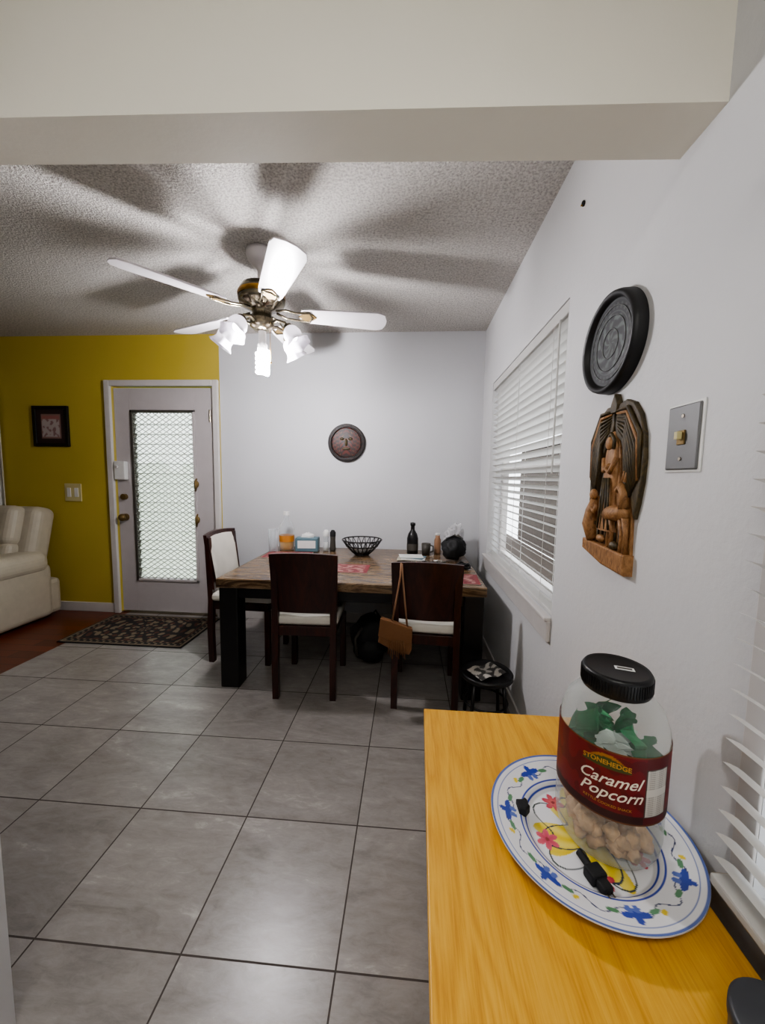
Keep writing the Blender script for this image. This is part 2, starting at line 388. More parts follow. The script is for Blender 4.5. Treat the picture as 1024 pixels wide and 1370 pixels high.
# right wall decor
def clockcol(r,a,z,j):
    q=r/.14
    if q>.84: return srgb(10,10,12)
    if q>.80: return srgb(50,54,55)
    if q>.62:
        return srgb(68,72,72) if (sin(a*30)>.3 and .65<q<.77) else srgb(28,31,33)
    if q>.59: return srgb(82,88,88)
    x=q*cos(a);y=q*sin(a); s=noise.noise(Vector((x*9,y*9,2)))+.5*sin(a*8+q*22)
    return srgb(88,95,94) if s>.3 else (srgb(48,54,54) if s>-.1 else srgb(25,28,30))
b=MB(MRt(1.145,1.64)@Matrix.Diagonal((1.02,.98,1,1)))
prof=[(.118*i/50,.018) for i in range(51)]+[(.119,.02),(.122,.03),(.130,.036),(.137,.032),(.14,.022),(.141,0)]
b.lathe(prof,m_paint,seg=200,colf=clockcol)
for rr in (.10,.075,.04): b.tube([(rr*cos(a*pi/24),rr*sin(a*pi/24),.019) for a in range(48)],.0014,m_steel,closed=True,seg=6)
b.build('round_carved_disc')
b=MB(MRt(.845,1.345)); b.box((-.046,-.068,0),(.046,.068,.007),m_steel,.003); b.box((-.052,-.073,0),(.052,.073,.003),m_white,.001)
b.box((-.011,-.015,.007),(.011,.015,.010),m_dullb,.001); b.box((-.005,-.004,.010),(.005,.012,.02),m_cyel,.001)
for y in(-.045,.045): b.cyl((0,y,.007),(0,y,.009),.004,m_chrome,seg=10)
b.build('light_switch')
# wooden carving (angel wings above nativity figures)
b=MB(MRt(1.105,1.24))
def wing(sx):
    if sx>0: pts=[(.002,.165),(.006,.20),(.02,.222),(.05,.228),(.085,.214),(.115,.18),(.135,.13),(.143,.07),(.140,.01),(.130,-.045),(.118,-.085),(.104,-.05),(.094,-.01),(.076,.0),(.062,.04),(.052,.085),(.035,.12),(.012,.135)]
    else: pts=[(.002,.165),(.006,.20),(.02,.222),(.045,.222),(.075,.205),(.10,.17),(.115,.12),(.12,.06),(.12,.0),(.118,-.06),(.112,-.09),(.09,-.07),(.08,-.03),(.072,.01),(.062,.05),(.048,.09),(.03,.12),(.012,.135)]
    return [(sx*x,y) for x,y in pts]
for sx in(1,-1):
    b.ext(wing(sx),0,.012,m_carvd,.004)
    e=1.0 if sx>0 else .86
    for i in range(8):
        a=i/7; p=[(sx*(.010+.014*a),.205-.055*a,.013),(sx*(.065+.005*(1-a))*e,.205-.085*a,.017),(sx*(.128-.052*a)*e,.13-.09*a,.016),(sx*(.132-.034*a)*e,.02-.05*a,.014)]
        b.tube(p,[.003,.0055,.0055,.003],m_carv if i==1 else m_carvd,seg=6)
b.ext([(-.014,.20),(-.017,.222),(0,.252),(.017,.222),(.014,.20)],0,.018,m_carvd,.003)
# standing figure
b.ext([(-.02,.15),(-.036,.08),(-.04,-.02),(-.05,-.12),(.05,-.12),(.042,-.02),(.038,.08),(.02,.15)],0,.010,m_carv,.003)
b.lathe([(.001,.148),(.014,.143),(.017,.12),(.028,.095),(.034,.05),(.031,-.02),(.04,-.09),(.044,-.13)],m_carv,M=Matrix(((1,0,0,.0),(0,0,1,0),(0,.42,0,.010),(0,0,0,1))),seg=24)
b.sph((.0,.116,.02),(.015,.019,.010),m_carv); b.tube([(-.017,.10,.018),(-.019,.125,.018),(0,.143,.018),(.019,.125,.018),(.017,.10,.018)],.005,m_carvd)
b.tube([(-.03,.075,.018),(-.012,.04,.026),(.018,.055,.026)],.007,m_carv); b.tube([(.034,.075,.018),(.018,.035,.026),(-.008,.05,.028)],.007,m_carv)
for x in(-.02,-.007,.008,.022): b.tube([(x*.7,.02,.025),(x,-.06,.026),(x*1.4,-.125,.026)],.003,m_carvd,seg=6)
# kneeling figures and donkey
b.ext([(-.118,-.18),(-.116,-.12),(-.105,-.07),(-.085,-.03),(-.06,-.05),(-.03,-.06),(.035,-.06),(.06,-.04),(.085,-.005),(.104,-.05),(.110,-.19),(.05,-.225),(-.10,-.19)],0,.008,m_carv,.003)
b.sph((-.078,-.03,.018),(.014,.017,.011),m_carv); b.tube([(-.078,-.045,.014),(-.085,-.08,.018),(-.094,-.12,.018),(-.07,-.165,.016)],[.011,.018,.022,.018],m_carv)
b.tube([(-.07,-.07,.026),(-.048,-.08,.028),(-.04,-.06,.026)],.006,m_carv)
b.tube([(.10,-.07,.016),(.07,-.075,.018),(.03,-.077,.018),(.005,-.085,.018)],[.016,.021,.022,.016],m_carv)
b.tube([(.09,-.06,.02),(.085,-.02,.02),(.074,.0,.024)],[.014,.011,.010],m_carv); b.tube([(.08,.0,.022),(.058,-.014,.024)],[.010,.007],m_carv)
for p in ((.076,.024),(.086,.02)): b.tube([(p[0],p[1]-.012,.02),(p[0]+.003,p[1]+.014,.02)],[.004,.0015],m_carv)
for x in (.012,.03,.078,.096): b.tube([(x,-.085,.018),(x+.004,-.13,.016),(x,-.185,.014)],[.010,.006,.007],m_carv)
b.sph((-.02,-.155,.018),(.02,.011,.010),m_carv); b.sph((.052,-.165,.018),(.018,.012,.010),m_carvd)
for i in range(9): b.tube([(-.10+.023*i,-.10-.01*(i%3),.010),(-.098+.023*i,-.17,.010)],.0045,m_carvd,seg=5)
b.ext([(-.118,-.168),(.114,-.18),(.114,-.235),(-.0,-.228),(-.118,-.20)],0,.026,m_carv,.005)
b.build('carved_wood_plaque')
b=MB(MRt(1.42,2.20)); b.sph((0,0,.004),(.008,.010,.006),m_blackm); b.cyl((0,-.006,.0),(0,-.006,.012),.003,m_brass,seg=8); b.build('wall_hook')

# ------------------------------------------------------------------ rug
def rugcol(u,v):
    x=abs(u-.5)*2; y=abs(v-.5)*2
    e=min((1-x)*.48,(1-y)*.28)
    base=srgb(34,31,30);lt=srgb(118,104,84);rd=srgb(78,46,36)
    if e<.012: return base
    if e<.022: return lt
    if e<.065: return lt if sin(u*120)*sin(v*70)>.35 else base
    if e<.075: return rd
    r=sqrt((x*1.6)**2+y**2); s=sin(r*16)*cos(atan2(y,x*1.6)*8)
    s2=noise.noise(Vector((u*22,v*13,1)))
    return lt if s>.5 or s2>.38 else (rd if s<-.6 else base)
b=MB(); b.grid(lambda u,v:(-.48+.96*u,-.28+.56*v,.008),220,130,m_paintf,rugcol); b.box((-.48,-.28,.001),(.48,.28,.0075),m_blackm); b.build('door_mat',(-2.10,2.77,0))

# ------------------------------------------------------------------ sofa (against yellow wall)
b=MB(); x0,x1=-4.85,-3.05; y0,y1=2.2,3.06
b.box((x0+.05,y0+.05,.03),(x1-.01,y1-.02,.34),m_cream,.04)
for a,c in((x0,x0+.24),(x1-.24,x1)):
    b.box((a,y0,.02),(c,y1-.1,.48),m_cream,.05,seg=4); b.box((a-.0,y0-.01,.40),(c+.02,y1-.12,.60),m_cream,.085,seg=6)
b.box((x0+.24,y0,.3),(-4.02,y1-.2,.48),m_cream,.06,seg=5); b.box((-4.01,y0,.3),(x1-.24,y1-.2,.48),m_cream,.06,seg=5)
for a,c in((x0+.02,-4.03),(-4.0,x1-.04)):
    M=T((a+c)/2,2.86,.42)@R(radians(-14),'X'); w2=(c-a)/2
    b.box((-w2,-.10,0),(w2,.10,.55),m_cream,.07,M=M,seg=5); b.box((-w2+.1,-.2,.2),(w2-.1,-.04,.54),m_cream,.07,M=M,seg=5); b.box((-w2+.1,-.19,.0),(w2-.1,-.04,.24),m_cream,.06,M=M,seg=5)
b.build('sofa')

# ------------------------------------------------------------------ dining table
TX0,TX1,TY0,TY1,TZ=-1.10,.44,2.03,3.07,.66
b=MB(); b.box((TX0,TY0,TZ-.055),(TX1,TY1,TZ),m_ttop,.006)
b.box((TX0+.03,TY0+.03,TZ-.12),(TX1-.03,TY1-.03,TZ-.056),m_black,.004)
for x in(TX0+.012,TX1-.122):
    for y in(TY0+.012,TY1-.122): b.box((x,y,0),(x+.11,y+.11,TZ-.056),m_black,.006)
b.build('dining_table')

def chair(name,loc,rot,h=.83):
    # back at y=0, seat toward +y
    b=MB(); w=.18
    for sx in(-1,1):
        x=sx*(w-.018)
        b.ext([( -.0,.0),(.034,.0),(.030,.22),(.040,.42),(.018,h-.02),(-.012,h-.01),(.004,.42),(-.006,.22)],x-.017,x+.017,m_chair,M=Matrix(((0,0,1,0),(1,0,0,-.03),(0,1,0,0),(0,0,0,1))))
        b.box((x-.018,.36,0),(x+.018,.395,.37),m_chair,.004)
        b.box((x-.01,.0,.365),(x+.01,.37,.42),m_chair,.003)
    b.box((-w+.01,.36,.365),(w-.01,.385,.42),m_chair,.003); b.box((-w+.01,-.015,.365),(w-.01,.01,.42),m_chair,.003)
    b.box((-w-.004,-.005,.421),(w+.004,.41,.475),m_seat,.02,seg=4)
    zb,zt=.50,h
    def pan(off):
        def f(u,v):
            s=2*u-1; z=zb+(zt-zb)*v; ww=w*(1.0+.04*v); yl=.012-.045*v
            return (s*ww,yl-.022*(1-s*s)+off,z+(.012*(1-s*s) if v>.99 else 0)*1)
        return f
    th=.022
    b.grid(pan(-th/2),14,8,m_chair); b.grid(pan(th/2),14,8,m_chair)
    f0,f1=pan(-th/2),pan(th/2)
    for vv in(0,1): b.grid(lambda u,v:[f0(u,vv),f1(u,vv)][int(v)],14,1,m_chair)
    for uu in(0,1): b.grid(lambda u,v:[f0(uu,u),f1(uu,u)][int(v)],8,1,m_chair)
    g=pan(th/2+.012)
    b.grid(lambda u,v:(lambda p:(p[0]*.86,p[1]-(0 if 0<u<1 and 0<v<1 else .01),zb+(p[2]-zb)*.84+.035))(g(u,v)),14,8,m_seat)
    return b.build(name,loc,rot)
chair('dining_chair',(-.565,1.99,0),radians(2),.83)
chair('dining_chair',(.105,1.95,0),radians(-3),.81)
chair('dining_chair',(-1.28,2.50,0),radians(-92),.86)

# brown bag hanging on chair
m_suede=plain('brown_suede',srgb(118,80,48),.8,bump=.3,bs=50); m_tan=plain('tan_strap',srgb(150,112,84),.6)
MY=Matrix(((1,0,0,0),(0,0,-1,0),(0,1,0,0),(0,0,0,1)))
b=MB()
b.ext([(-.075,.03),(-.02,.015),(.085,-.02),(.088,-.13),(.075,-.16),(.03,-.155),(-.03,-.13),(-.09,-.10)],-.018,.018,m_suede,.012,M=MY)
b.ext([(-.078,.035),(-.02,.02),(.088,-.015),(.085,-.09),(.02,-.10),(-.088,-.06)],.019,.026,m_suede,.003,M=MY)
b.tube([(-.02,0,.0),(.0,.005,.12),(.02,.010,.25),(.022,.018,.318),(.03,.028,.28)],.005,m_tan)
b.tube([(.06,0,-.01),(.045,.005,.12),(.032,.010,.25),(.026,.018,.316)],.005,m_tan)
for i in range(9): b.tube([(-.03+i*.009,-.028,-.08),(-.035+i*.011,-.032,-.15-.012*(i%3))],.003,m_suede,seg=5)
b.build('handbag',(-.055,1.885,.495))

# stool
b=MB(); r=.132; hs_=.275
b.lathe([(0,hs_-.025),(r-.01,hs_-.025),(r,hs_-.02),(r,hs_-.005),(r-.008,hs_+.002),(r-.02,hs_-.01),(0,hs_-.01)],m_black,seg=40)
def stc(u,v):
    n=noise.noise(Vector((u*5,v*5,9))); return srgb(180,176,168) if n>.0 else srgb(60,58,56)
b.grid(lambda u,v:(-.08+.16*u,-.06+.12*v,hs_-.005+.01*sin(u*5)**2),30,24,m_paint,stc,M=R(.5,'Z'))
for i in range(4):
    a=pi/4+i*pi/2; b.tube([(.1*cos(a),.1*sin(a),hs_-.02),(.125*cos(a),.125*sin(a),0.004)],.009,m_black)
b.tube([(.108*cos(i*pi/16),.108*sin(i*pi/16),.12) for i in range(32)],.006,m_black,closed=True)
b.build('stool',(.415,1.865,0))

# black backpack under table
b=MB(); b.sph((0,0,.16),(.14,.12,.16),m_blackm,amp=.25,fr=2,seed=4); b.sph((.0,-.08,.11),(.09,.06,.08),m_blackm,amp=.2,seed=2)
b.tube([(-.05,-.09,.26),(-.09,-.13,.2),(-.08,-.12,.08)],.01,m_dark); b.tube([(.0,0,.31),(.03,0,.35),(.06,0,.30)],.008,m_blackm)
b.build('backpack',(-.24,2.47,.0))

# ------------------------------------------------------------------ things on the table
Z=TZ
def pmcol(seed):
    def f(u,v):
        e=min(u,1-u,v,1-v)
        if e<.08: return srgb(130,48,54)
        n=sin(u*30+3*sin(v*9))*sin(v*26)+noise.noise(Vector((u*7,v*7,seed)))
        return srgb(176,134,126) if n>.1 else srgb(118,40,48)
    return f
for i,(x,y,r) in enumerate([(-.90,2.72,.06),(-.42,2.36,0),(.25,2.20,-.06)]):
    b=MB(); b.box((-.17,-.11,.001),(.17,.11,.003),m_seat); b.grid(lambda u,v:(-.17+.34*u,-.11+.22*v,.0036),60,40,m_paint,pmcol(i)); b.build('placemat',(x,y,Z),r,recalc=False)
def clear(name,col=(1,1,1,1),fac=.22,rough=.05,edge=.55):
    t=NT(name); tr=t.n('ShaderNodeBsdfTransparent'); tr.inputs[0].default_value=col
    gl=t.n('ShaderNodeBsdfPrincipled'); gl.inputs['Base Color'].default_value=col; gl.inputs['Roughness'].default_value=rough
    lw=t.n('ShaderNodeLayerWeight'); lw.inputs[0].default_value=.3
    ad=t.n('ShaderNodeMath',operation='MULTIPLY_ADD'); t.l(lw.outputs['Facing'],ad.inputs[0]); ad.inputs[1].default_value=edge; ad.inputs[2].default_value=fac*.4
    mx=t.n('ShaderNodeMixShader'); t.l(ad.outputs[0],mx.inputs[0]); t.l(tr.outputs[0],mx.inputs[1]); t.l(gl.outputs[0],mx.inputs[2]); t.l(mx.outputs[0],t.out.inputs[0]); return t.m
m_clear=clear('clear_plastic',(.93,.95,.96,1)); m_jar=clear('jar_plastic',(.90,.92,.91,1),.12,.08,.5); m_amber=clear('amber_oil',(.9,.6,.12,1),.8)
m_orange=plain('orange_label',srgb(190,124,48),.5); m_blue=plain('blue_box',srgb(84,112,122),.5)
b=MB(); b.lathe([(0,.002),(.055,.002),(.06,.02),(.06,.17),(.05,.21),(.022,.25),(.02,.28),(.02,.29)],m_clear,seg=28); b.lathe([(0,.004),(.054,.006),(.056,.10),(0,.10)],m_amber,seg=24)
b.lathe([(.061,.07),(.061,.12)],m_orange,seg=28); b.cyl((0,0,.28),(0,0,.31),.024,m_white); b.build('oil_bottle',(-.98,2.93,Z))
b=MB(); b.lathe([(0,.0),(.035,.0),(.04,.18),(.037,.18),(.033,.01),(0,.01)],m_clear,seg=24); b.build('glass_vase',(-1.05,2.82,Z))
b=MB(); b.box((-.09,-.05,.001),(.09,.05,.11),m_blue,.006); b.box((-.07,-.052,.03),(.07,-.0505,.09),m_white); b.sph((0,0,.115),(.05,.02,.03),m_white,amp=.5,fr=4); b.build('tissue_box',(-.80,2.90,Z),.1)
for x,c,nm in((-.655,m_white,'salt_shaker'),(-.60,m_blackm,'pepper_shaker')):
    b=MB(); b.lathe([(0,.001),(.022,.001),(.025,.02),(.02,.09),(.022,.12)],m_clear if c is m_white else m_dark,seg=20); b.lathe([(.023,.12),(.024,.15),(.012,.17),(0,.172)],c,seg=20); b.lathe([(0,.004),(.02,.006),(.018,.07),(0,.07)],c,seg=16); b.build(nm,(x,2.92,Z))
# wire bowl
b=MB()
for k in range(20):
    a=k*pi/10; b.tube([(r*cos(a+tw),r*sin(a+tw),z) for r,z,tw in((.05,.005,0),(.085,.035,.1),(.12,.075,.2),(.15,.12,.3))],.003,m_black,seg=5)
    b.tube([(r*cos(a-tw),r*sin(a-tw),z) for r,z,tw in((.05,.005,0),(.085,.035,.1),(.12,.075,.2),(.15,.12,.3))],.003,m_black,seg=5)
for r,z in((.05,.006),(.12,.075),(.15,.12)): b.tube([(r*cos(i*pi/20),r*sin(i*pi/20),z) for i in range(40)],.005,m_black,closed=True,seg=6)
b.sph((0,0,.03),(.05,.05,.025),m_dark); b.build('wire_fruit_bowl',(-.35,2.80,Z))
b=MB(); b.lathe([(0,.001),(.04,.001),(.043,.015),(.043,.13),(.034,.165),(.016,.195),(.015,.225),(.02,.23),(.02,.25),(0,.255)],m_black,seg=28); b.lathe([(.044,.04),(.044,.09)],m_dark,seg=28); b.build('soap_bottle',(.035,2.87,Z))
# clutter on right end
m_bag=clear('plastic_film',(.8,.8,.81,1),.9,.2)
b=MB(); b.sph((0,0,.11),(.065,.06,.11),m_bag,amp=.7,fr=3,seed=3,seg=36); b.sph((.0,0,.06),(.045,.045,.05),m_tan,amp=.3,seed=8); b.build('plastic_bag',(.365,2.96,Z+.004))
b=MB(); b.sph((0,0,.085),(.085,.07,.08),m_blackm,amp=.35,fr=2.5,seed=5,seg=28); b.tube([(-.06,0,.10),(-.05,0,.16),(.0,0,.18),(.05,0,.16),(.06,0,.10)],.007,m_black)
b.sph((.02,.03,.13),(.05,.04,.05),m_dark,amp=.5,fr=3,seed=9); b.build('purse',(.33,2.70,Z+.002))
b=MB()
for i in range(7):
    cc=[m_seat,m_white,m_dark,m_cream,m_white,m_blue,m_white][i]
    b.box((-.085,-.06,.001+i*.004),(.085,.06,.004+i*.004),cc,M=R(random.uniform(-.6,.6),'Z')@T(random.uniform(-.02,.02),random.uniform(-.02,.02),0))
b.build('mail_stack',(.03,2.67,Z))
b=MB(); b.lathe([(0,.001),(.03,.001),(.036,.09),(.033,.09),(.028,.008),(0,.008)],m_dark,seg=24); b.tube([(.034,0,.075),(.055,0,.07),(.055,0,.03),(.031,0,.02)],.005,m_dark); b.build('coffee_mug',(.14,2.88,Z))
b=MB(); b.lathe([(0,.001),(.024,.001),(.026,.02),(.026,.11),(.018,.13),(.018,.15),(0,.152)],m_tan,seg=24); b.cyl((0,0,.15),(0,0,.165),.019,m_white); b.build('pill_bottle',(.232,2.93,Z))
b=MB()
for i in range(44):
    a=random.uniform(0,pi); x=random.uniform(-.12,.11); y=random.uniform(-.055,.055); L=random.uniform(.015,.045)
    b.tube([(x-L*cos(a),y-L*sin(a),.008+.006*(i%6)),(x+L*cos(a),y+L*sin(a),.010+.007*(i%5))],random.choice([.003,.005,.008]),random.choice([m_black,m_chrome,m_white,m_dark,m_blackm,m_dark]),seg=6)
for i in range(4): b.tube([(-.08+.05*i+.018*cos(k*pi/6),.01+.018*sin(k*pi/6),.03+.004*(k%2)) for k in range(12)],.0025,m_chrome,closed=True,seg=5)
b.build('keys_and_pens',(.13,2.47,Z))
b=MB()
for k in range(3): b.tube([((.05-.008*k)*cos(i*pi/10),(.04-.005*k)*sin(i*pi/10),.016+.008*k+.006*sin(i+k)) for i in range(20)],.006,m_black,closed=True)
b.box((-.03,-.02,.001),(.03,.02,.035),m_blackm,.005); b.build('charger_cable',(.365,2.46,Z))

# ------------------------------------------------------------------ ceiling fan
FX,FY=-.80,2.02
m_blade=plain('fan_blade_white',srgb(206,202,205),.3,var=.03)
t=NT('frosted_glass_shade'); tr=t.n('ShaderNodeBsdfTranslucent'); tr.inputs[0].default_value=(.95,.93,.97,1)
mx=t.n('ShaderNodeMixShader'); mx.inputs[0].default_value=.3; t.l(t.b.outputs[0],mx.inputs[1]); t.l(tr.outputs[0],mx.inputs[2]); t.l(mx.outputs[0],t.out.inputs[0]); t.b.inputs['Base Color'].default_value=(.6,.58,.65,1); t.b.inputs['Roughness'].default_value=.2; m_shade=t.m
m_bulb=emis('bulb_glow',(1,.95,.97,1),14); m_cfl=emis('cfl_glow',(1,.97,1,1),620)
m_fanb=plain('fan_body_bronze',srgb(120,112,96),.25,.9)
b=MB()
b.lathe([(.0,HC-.001),(.075,HC-.001),(.078,HC-.02),(.07,HC-.045),(.05,HC-.07),(.03,HC-.08),(.02,HC-.10),(.02,2.25)],m_blade,seg=36)
b.lathe([(.02,2.27),(.05,2.262),(.10,2.24),(.118,2.21),(.12,2.17),(.112,2.15),(.07,2.135),(.05,2.12),(.05,2.09),(.062,2.08),(.062,2.04),(.04,2.02),(.0,2.015)],m_fanb,seg=40)
b.lathe([(.1205,2.205),(.123,2.195),(.1215,2.18)],m_brass,seg=40)
BZ=2.115
for k in range(5):
    a=radians(13+72*k); M=T(0,0,BZ)@R(a,'Z')@R(radians(-12),'X')@Matrix.Diagonal((1.06,1,1,1))
    b.ext([(.20,-.05),(.24,-.058),(.58,-.075),(.615,-.062),(.63,-.02),(.63,.02),(.615,.062),(.58,.075),(.24,.058),(.20,.05),(.185,.02),(.185,-.02)],-.004,.004,m_blade,.002,M=M)
    # ornate iron bracket
    for s in(1,-1): b.tube([(.07,s*.01,.008),(.12,s*.035,-.002),(.17,s*.03,-.01),(.235,s*.038,-.009),(.25,0,-.009)],.006,m_fanb,M=M,seg=6)
    b.ext([(.18,0),(.21,-.03),(.25,-.025),(.27,0),(.25,.025),(.21,.03)],-.010,-.0045,m_dullb,M=M)
arms=[192,348,252,50]
for ad in arms:
    a=radians(ad); M=R(a,'Z')
    b.tube([(.05,0,2.05),(.09,0,2.065),(.135,0,2.05),(.155,0,2.02)],.008,m_fanb,M=M)
    S=M@T(.15,0,2.03)@R(radians(146),'Y')
    b.lathe([(.012,-.01),(.024,0),(.026,.02)],m_fanb,M=S,seg=20)
    b.lathe([(.024,.012),(.04,.03),(.047,.055),(.043,.08),(.05,.10),(.064,.118)],m_shade,M=S,seg=40,wob=lambda a,j:1+(.07*sin(a*6) if j>=4 else 0))
    b.sph((0,0,.06),(.02,.02,.028),m_bulb,M=S,seg=14)
b.cyl((0,0,2.02),(0,0,1.95),.02,m_white)
b.cyl((0,0,1.95),(0,0,1.92),.026,m_white)
hel=[(.027*cos(i*.7),.027*sin(i*.7),1.912-.0026*i) for i in range(46)]
b.tube(hel,.0105,m_cfl,seg=8)
# pull chain
b.tube([(.05,-.02,2.03),(.052,-.02,1.86)],.0015,m_brass,seg=5); b.sph((.052,-.02,1.85),.006,m_brass)
b.build('ceiling_fan',(FX,FY,0))

# ------------------------------------------------------------------ kitchen light fixture (behind camera)
b=MB(); m_fix=emis('fixture_diffuser',(1,.975,.92,1),24)
b.box((-.55,-.75,HC-.03),(.25,-.35,HC-.001),m_white,.01); b.box((-.52,-.72,HC-.06),(.22,-.38,HC-.031),m_fix,.01); b.build('ceiling_light')

# ------------------------------------------------------------------ foreground cabinet
K=.955; CZ=1.25-.77*K; cx0,cx1,cy0,cy1=.066*K,.567*K,.22,1.20*K
sk=.0262*(cy1-cy0)
b=MB(); b.ext([(cx0-sk,cy0),(cx1,cy0),(cx1,cy1),(cx0,cy1)],CZ-.03,CZ,m_oak,.003)
b.ext([(cx0+.05-sk,cy0+.012),(cx1-.004,cy0+.012),(cx1-.004,cy1-.012),(cx0+.05,cy1-.012)],.05,CZ-.031,m_oak)
b.box((cx0+.06,cy0+.03,0),(cx1-.02,cy1-.03,.049),m_blackm)
b.build('sideboard_cabinet')

# platter
PX,PY=.400*K,.772*K; PR=.2*K
cW=srgb(222,222,225);cB=srgb(50,70,160);cY=srgb(222,196,60);cR=srgb(184,58,84);cG=srgb(44,60,84)
def platecol(r,a,z,j):
    q=r/PR; x=q*cos(a); y=q*sin(a)
    if q>.975: return srgb(90,108,168)
    if abs(q-.925)<.006 : return srgb(110,126,176)
    if .655<q<=.975:
        n=7; s=(a*n/(2*pi)+.2)%1-.5; u=s*2*pi/n*q; v=q-.80
        for dx,dy,rx,ry,c in((0,.045,.034,.065,cB),(-.07,.02,.06,.03,cB),(.07,.02,.06,.03,cB),(-.035,-.035,.03,.045,srgb(90,110,180)),(.035,-.035,.03,.045,srgb(90,110,180)),(0,-.0,.024,.024,cY),(.18,.0,.055,.024,srgb(90,135,100)),(-.18,.0,.055,.024,srgb(90,135,100)),(.26,.03,.028,.028,cY)):
            if ((u-dx)/rx)**2+((v-dy)/ry)**2<1: return c
        w=.80+.045*cos(a*n*2+1)
        if abs(q-w)<.006: return srgb(50,60,100)
        if abs(q-.675)<.008 : return cB
        return cW
    if abs(q-.625)<.010: return cB
    for k in range(5):
        ang=.8+k*2*pi/5; cx,cy=.45*cos(ang),.45*sin(ang)
        d=sqrt((x-cx)**2+(y-cy)**2); th=atan2(y-cy,x-cx)
        pet=.06+.06*abs(cos(th*3+k))
        if d<.022: return srgb(150,60,60)
        if d<pet: return lerp(cR,srgb(220,110,124),min(1,d/pet*.8)) if k%2==0 else lerp(srgb(220,110,100),cR,d/pet)
    if abs(q-(.34+.14*sin(a*4+1)))<.012: return cG
    if abs(q-(.46+.10*cos(a*5)))<.009: return srgb(60,70,70)
    if q<.40+.12*sin(a*4+1)+.10*sin(a*9): return lerp(cY,srgb(232,214,110),.5+.5*sin(a*11+q*20))
    return cW
b=MB(); np_=110
prof=[]
for i in range(np_+1):
    q=i/np_; z=.006 if q<.58 else (.006+.012*((q-.58)/.08) if q<.66 else .018+.016*((q-.66)/.34))
    prof.append((PR*q,z))
b.lathe(prof,m_paintg,seg=340,colf=platecol)
b.lathe([(PR,.034),(PR+.001,.032),(PR-.003,.029),(PR*.66,.012),(PR*.58,.001),(0,.001)],plain('glazed_white',srgb(222,222,225),.15),seg=100)
b.build('serving_platter',(PX,PY,CZ),recalc=False)

# jar of popcorn
JX,JY,JZ=.443*K,.785*K,CZ+.0075; JR=.096
ang=atan2(-JY,-JX)   # label faces into the room
b=MB()
b.lathe([(0,.002),(.074,.002),(.086,.008),(.093,.022),(JR,.045),(JR,.235),(.094,.258),(.084,.288),(.067,.308),(.060,.316),(.060,.332)],m_jar,seg=72)
m_lid=plain('black_lid',srgb(14,14,15),.4)
b.lathe([(.060,.318),(.062,.322),(.062,.353),(.058,.359),(.053,.357),(0,.357)],m_lid,seg=72)
for i in range(72):
    a=i*2*pi/72; b.box((-.0008,-.0012,.326),(.0012,.0012,.350),m_lid,M=R(a,'Z')@T(.062,0,0))
b.box((-.017,-.007,.3575),(.017,.007,.3582),m_white,M=T(.012,-.005,0)@R(-.3,'Z'))
b.box((-.013,-.003,.3583),(.013,.003,.3587),m_dark,M=T(.012,-.005,0)@R(-.3,'Z'))
L0,L1=.108,.240
def labc(r,a,z,j):
    d=(a-ang+pi)%(2*pi)-pi; t_=(z-L0)/(L1-L0)
    if t_<.02 or t_>.98: return srgb(110,70,40)
    if .62<d<1.15:
        if t_>.82 or t_<.12: return srgb(90,18,22)
        if d<.645 or d>1.125 or t_>.80 or t_<.14: return srgb(60,50,48)
        return srgb(205,202,195) if abs(((z*260)%1)-.5)>.22 or (sin(d*190)>.2) else srgb(100,94,90)
    if abs(d+.05)<.42:
        k=1-((d+.05)/.42)**2
        if .74<t_<.74+.2*k:
            return srgb(66,74,34) if t_<.76+.13*k else srgb(160,108,44)
    if t_<.13: return srgb(52,18,18)
    return srgb(112,18,25) if noise.noise(Vector((d*5,z*30,0)))>-.05 else srgb(94,14,20)
b.lathe([(JR+.0012,L0+(L1-L0)*i/70) for i in range(71)],m_paint,seg=300,a0=ang-1.75,a1=ang+1.75,colf=labc)
# popcorn pieces
m_pop=plain('caramel_popcorn',srgb(204,164,122),.6,var=.3,vs=60)
for i in range(60):
    a=random.uniform(0,2*pi); r=.068*sqrt(random.random()); z=random.uniform(.020,.062)
    b.sph((r*cos(a),r*sin(a),z),random.uniform(.012,.019),m_pop,seg=9,amp=.8,fr=2.2,seed=i)
# green foil bag inside
m_foil=plain('green_foil',srgb(16,116,66),.25,.3,var=.35,vs=30); m_foilw=plain('white_foil',srgb(210,222,214),.25)
def crumple(cx,cy,cz,w,h,th,sd,m):
    def f(u,v):
        n=noise.noise(Vector((u*5,v*5,sd)))*.03
        return (cx+(u-.5)*w*cos(th)+n, cy+(u-.5)*w*sin(th)-n*.8, cz+(v-.5)*h+noise.noise(Vector((u*4,v*3,sd+7)))*.03)
    b.grid(f,22,22,m,smooth=False)
crumple(-.045,-.01,.205,.075,.15,.3,1,m_foil); crumple(.02,-.02,.205,.08,.12,1.2,5,m_foil); crumple(.02,-.04,.19,.07,.10,-.5,9,m_foil); crumple(-.01,-.035,.22,.05,.04,-.3,12,m_foilw); crumple(-.02,.0,.245,.05,.05,.9,22,m_foil)
jar=b.build('popcorn_jar',(JX,JY,JZ),recalc=False)
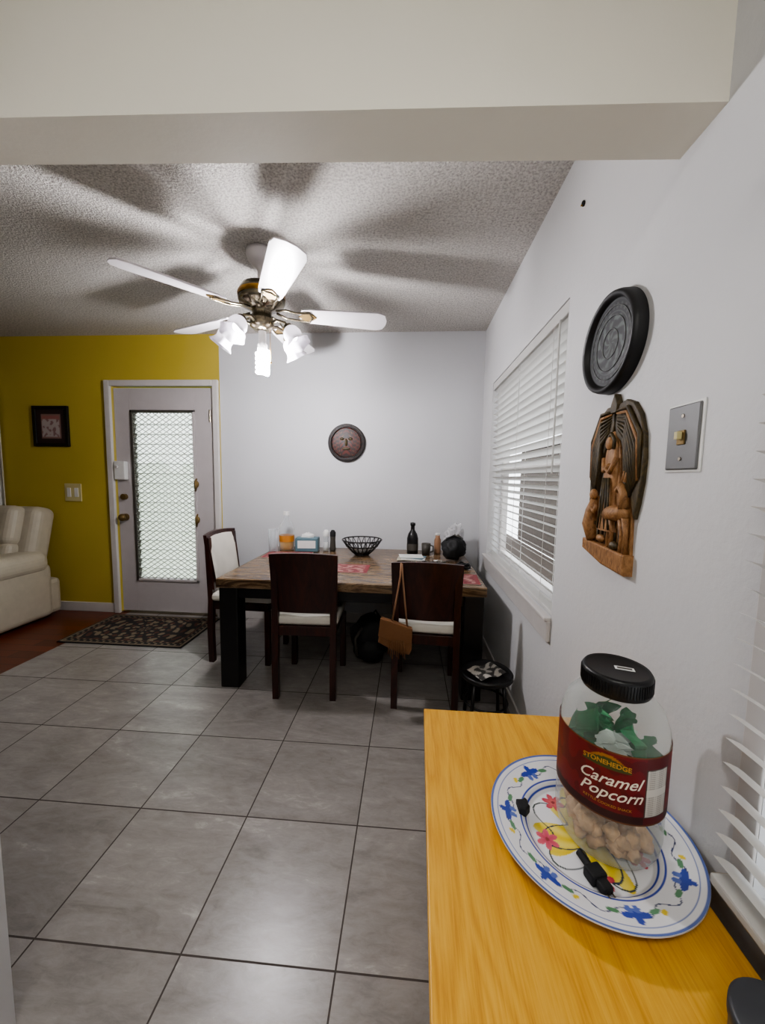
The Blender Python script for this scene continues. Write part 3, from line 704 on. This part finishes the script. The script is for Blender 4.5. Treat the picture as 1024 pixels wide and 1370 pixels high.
def wrap_text(txt,size,z,m,off=0,shear=.25,bold=.0,arc=0,tilt=0):
    cu=bpy.data.curves.new('t','FONT'); cu.body=txt; cu.size=size; cu.align_x='CENTER'; cu.shear=shear; cu.offset=bold; cu.extrude=0; cu.resolution_u=3
    ob=bpy.data.objects.new('t',cu); bpy.context.collection.objects.link(ob); bpy.context.view_layer.update()
    me=bpy.data.meshes.new_from_object(ob.evaluated_get(bpy.context.evaluated_depsgraph_get())); bpy.data.objects.remove(ob)
    bm=bmesh.new(); bm.from_mesh(me)
    bmesh.ops.triangulate(bm,faces=bm.faces[:]); bmesh.ops.subdivide_edges(bm,edges=[e for e in bm.edges if e.calc_length()>.006],cuts=2)
    RR=JR+.0022
    for v in bm.verts:
        s,tt=v.co.x,v.co.y; th=ang+off+s/RR
        v.co=Vector((RR*cos(th),RR*sin(th),z+tt+tilt*s-arc*s*s))
    bm.to_mesh(me); bm.free(); me.materials.clear(); me.materials.append(m)
    o=bpy.data.objects.new('label_text_'+txt.lower().replace(' ','_'),me); bpy.context.collection.objects.link(o); o.parent=jar
m_tx=plain('label_print_cream',srgb(232,224,208),.5); m_gold=plain('label_print_gold',srgb(190,146,66),.5)
wrap_text('Caramel',.030,.175,m_tx,-.0,bold=.0003,tilt=.06,shear=.4); wrap_text('Popcorn',.030,.149,m_tx,.04,bold=.0003,tilt=.06,shear=.4)
wrap_text('STONEHEDGE',.0125,.212,m_gold,-.05,shear=0,bold=.0003,arc=1.6)
wrap_text('KETTLE COOKED SNACK',.007,.134,m_gold,-.0,shear=0)

# little black plugs / clips on platter
b=MB(); b.box((-.016,-.013,.0),(.016,.013,.022),m_blackm,.004); b.box((-.011,-.032,.003),(.011,-.01,.019),m_blackm,.004); b.cyl((0,.01,.011),(0,.04,.013),.007,m_blackm); b.cyl((.005,-.03,.01),(.005,-.04,.01),.0015,m_chrome,seg=6); b.cyl((-.005,-.03,.01),(-.005,-.04,.01),.0015,m_chrome,seg=6)
b.build('power_adapter',(.355,.648,CZ+.0085),.3)
b=MB(); b.ext([(-.012,-.01),(.0,-.016),(.014,-.006),(.01,.012),(-.008,.014)],0,.018,m_blackm,.004); b.tube([(.0,0,.01),(.012,.012,.014),(.018,.016,.004)],.004,m_blackm); b.build('binder_clip',(.262,.775,CZ+.016),.2)
# dark canister in the near corner
b=MB(); b.lathe([(0,.001),(.046,.001),(.05,.01),(.052,.07),(.054,.075),(.054,.088),(.05,.092),(0,.094)],plain('charcoal_plastic',srgb(52,54,58),.45),seg=48); b.build('canister',(.46,.415,CZ))

# ------------------------------------------------------------------ world
w=bpy.data.worlds.new('World'); scene.world=w; w.use_nodes=True
bg=w.node_tree.nodes['Background']; bg.inputs[0].default_value=(.92,.96,1,1); bg.inputs[1].default_value=4
scene.view_settings.look='AgX - Medium High Contrast'

# ------------------------------------------------------------------ camera
y=Vector((36,45,-500)).normalized()
x=Vector((1,-.022,0)); x.z=(y.x*x.x+y.y*x.y)/(-y.z); x.normalize()
z=x.cross(y)
cd=bpy.data.cameras.new('camera'); cam=bpy.data.objects.new('camera',cd); bpy.context.collection.objects.link(cam)
M=Matrix((x,y,z)).to_4x4(); M.translation=(0,0,1.25); cam.matrix_world=M
cd.sensor_fit='VERTICAL'; cd.sensor_height=36; cd.lens=500*36/1370; cd.clip_start=.02
scene.camera=cam
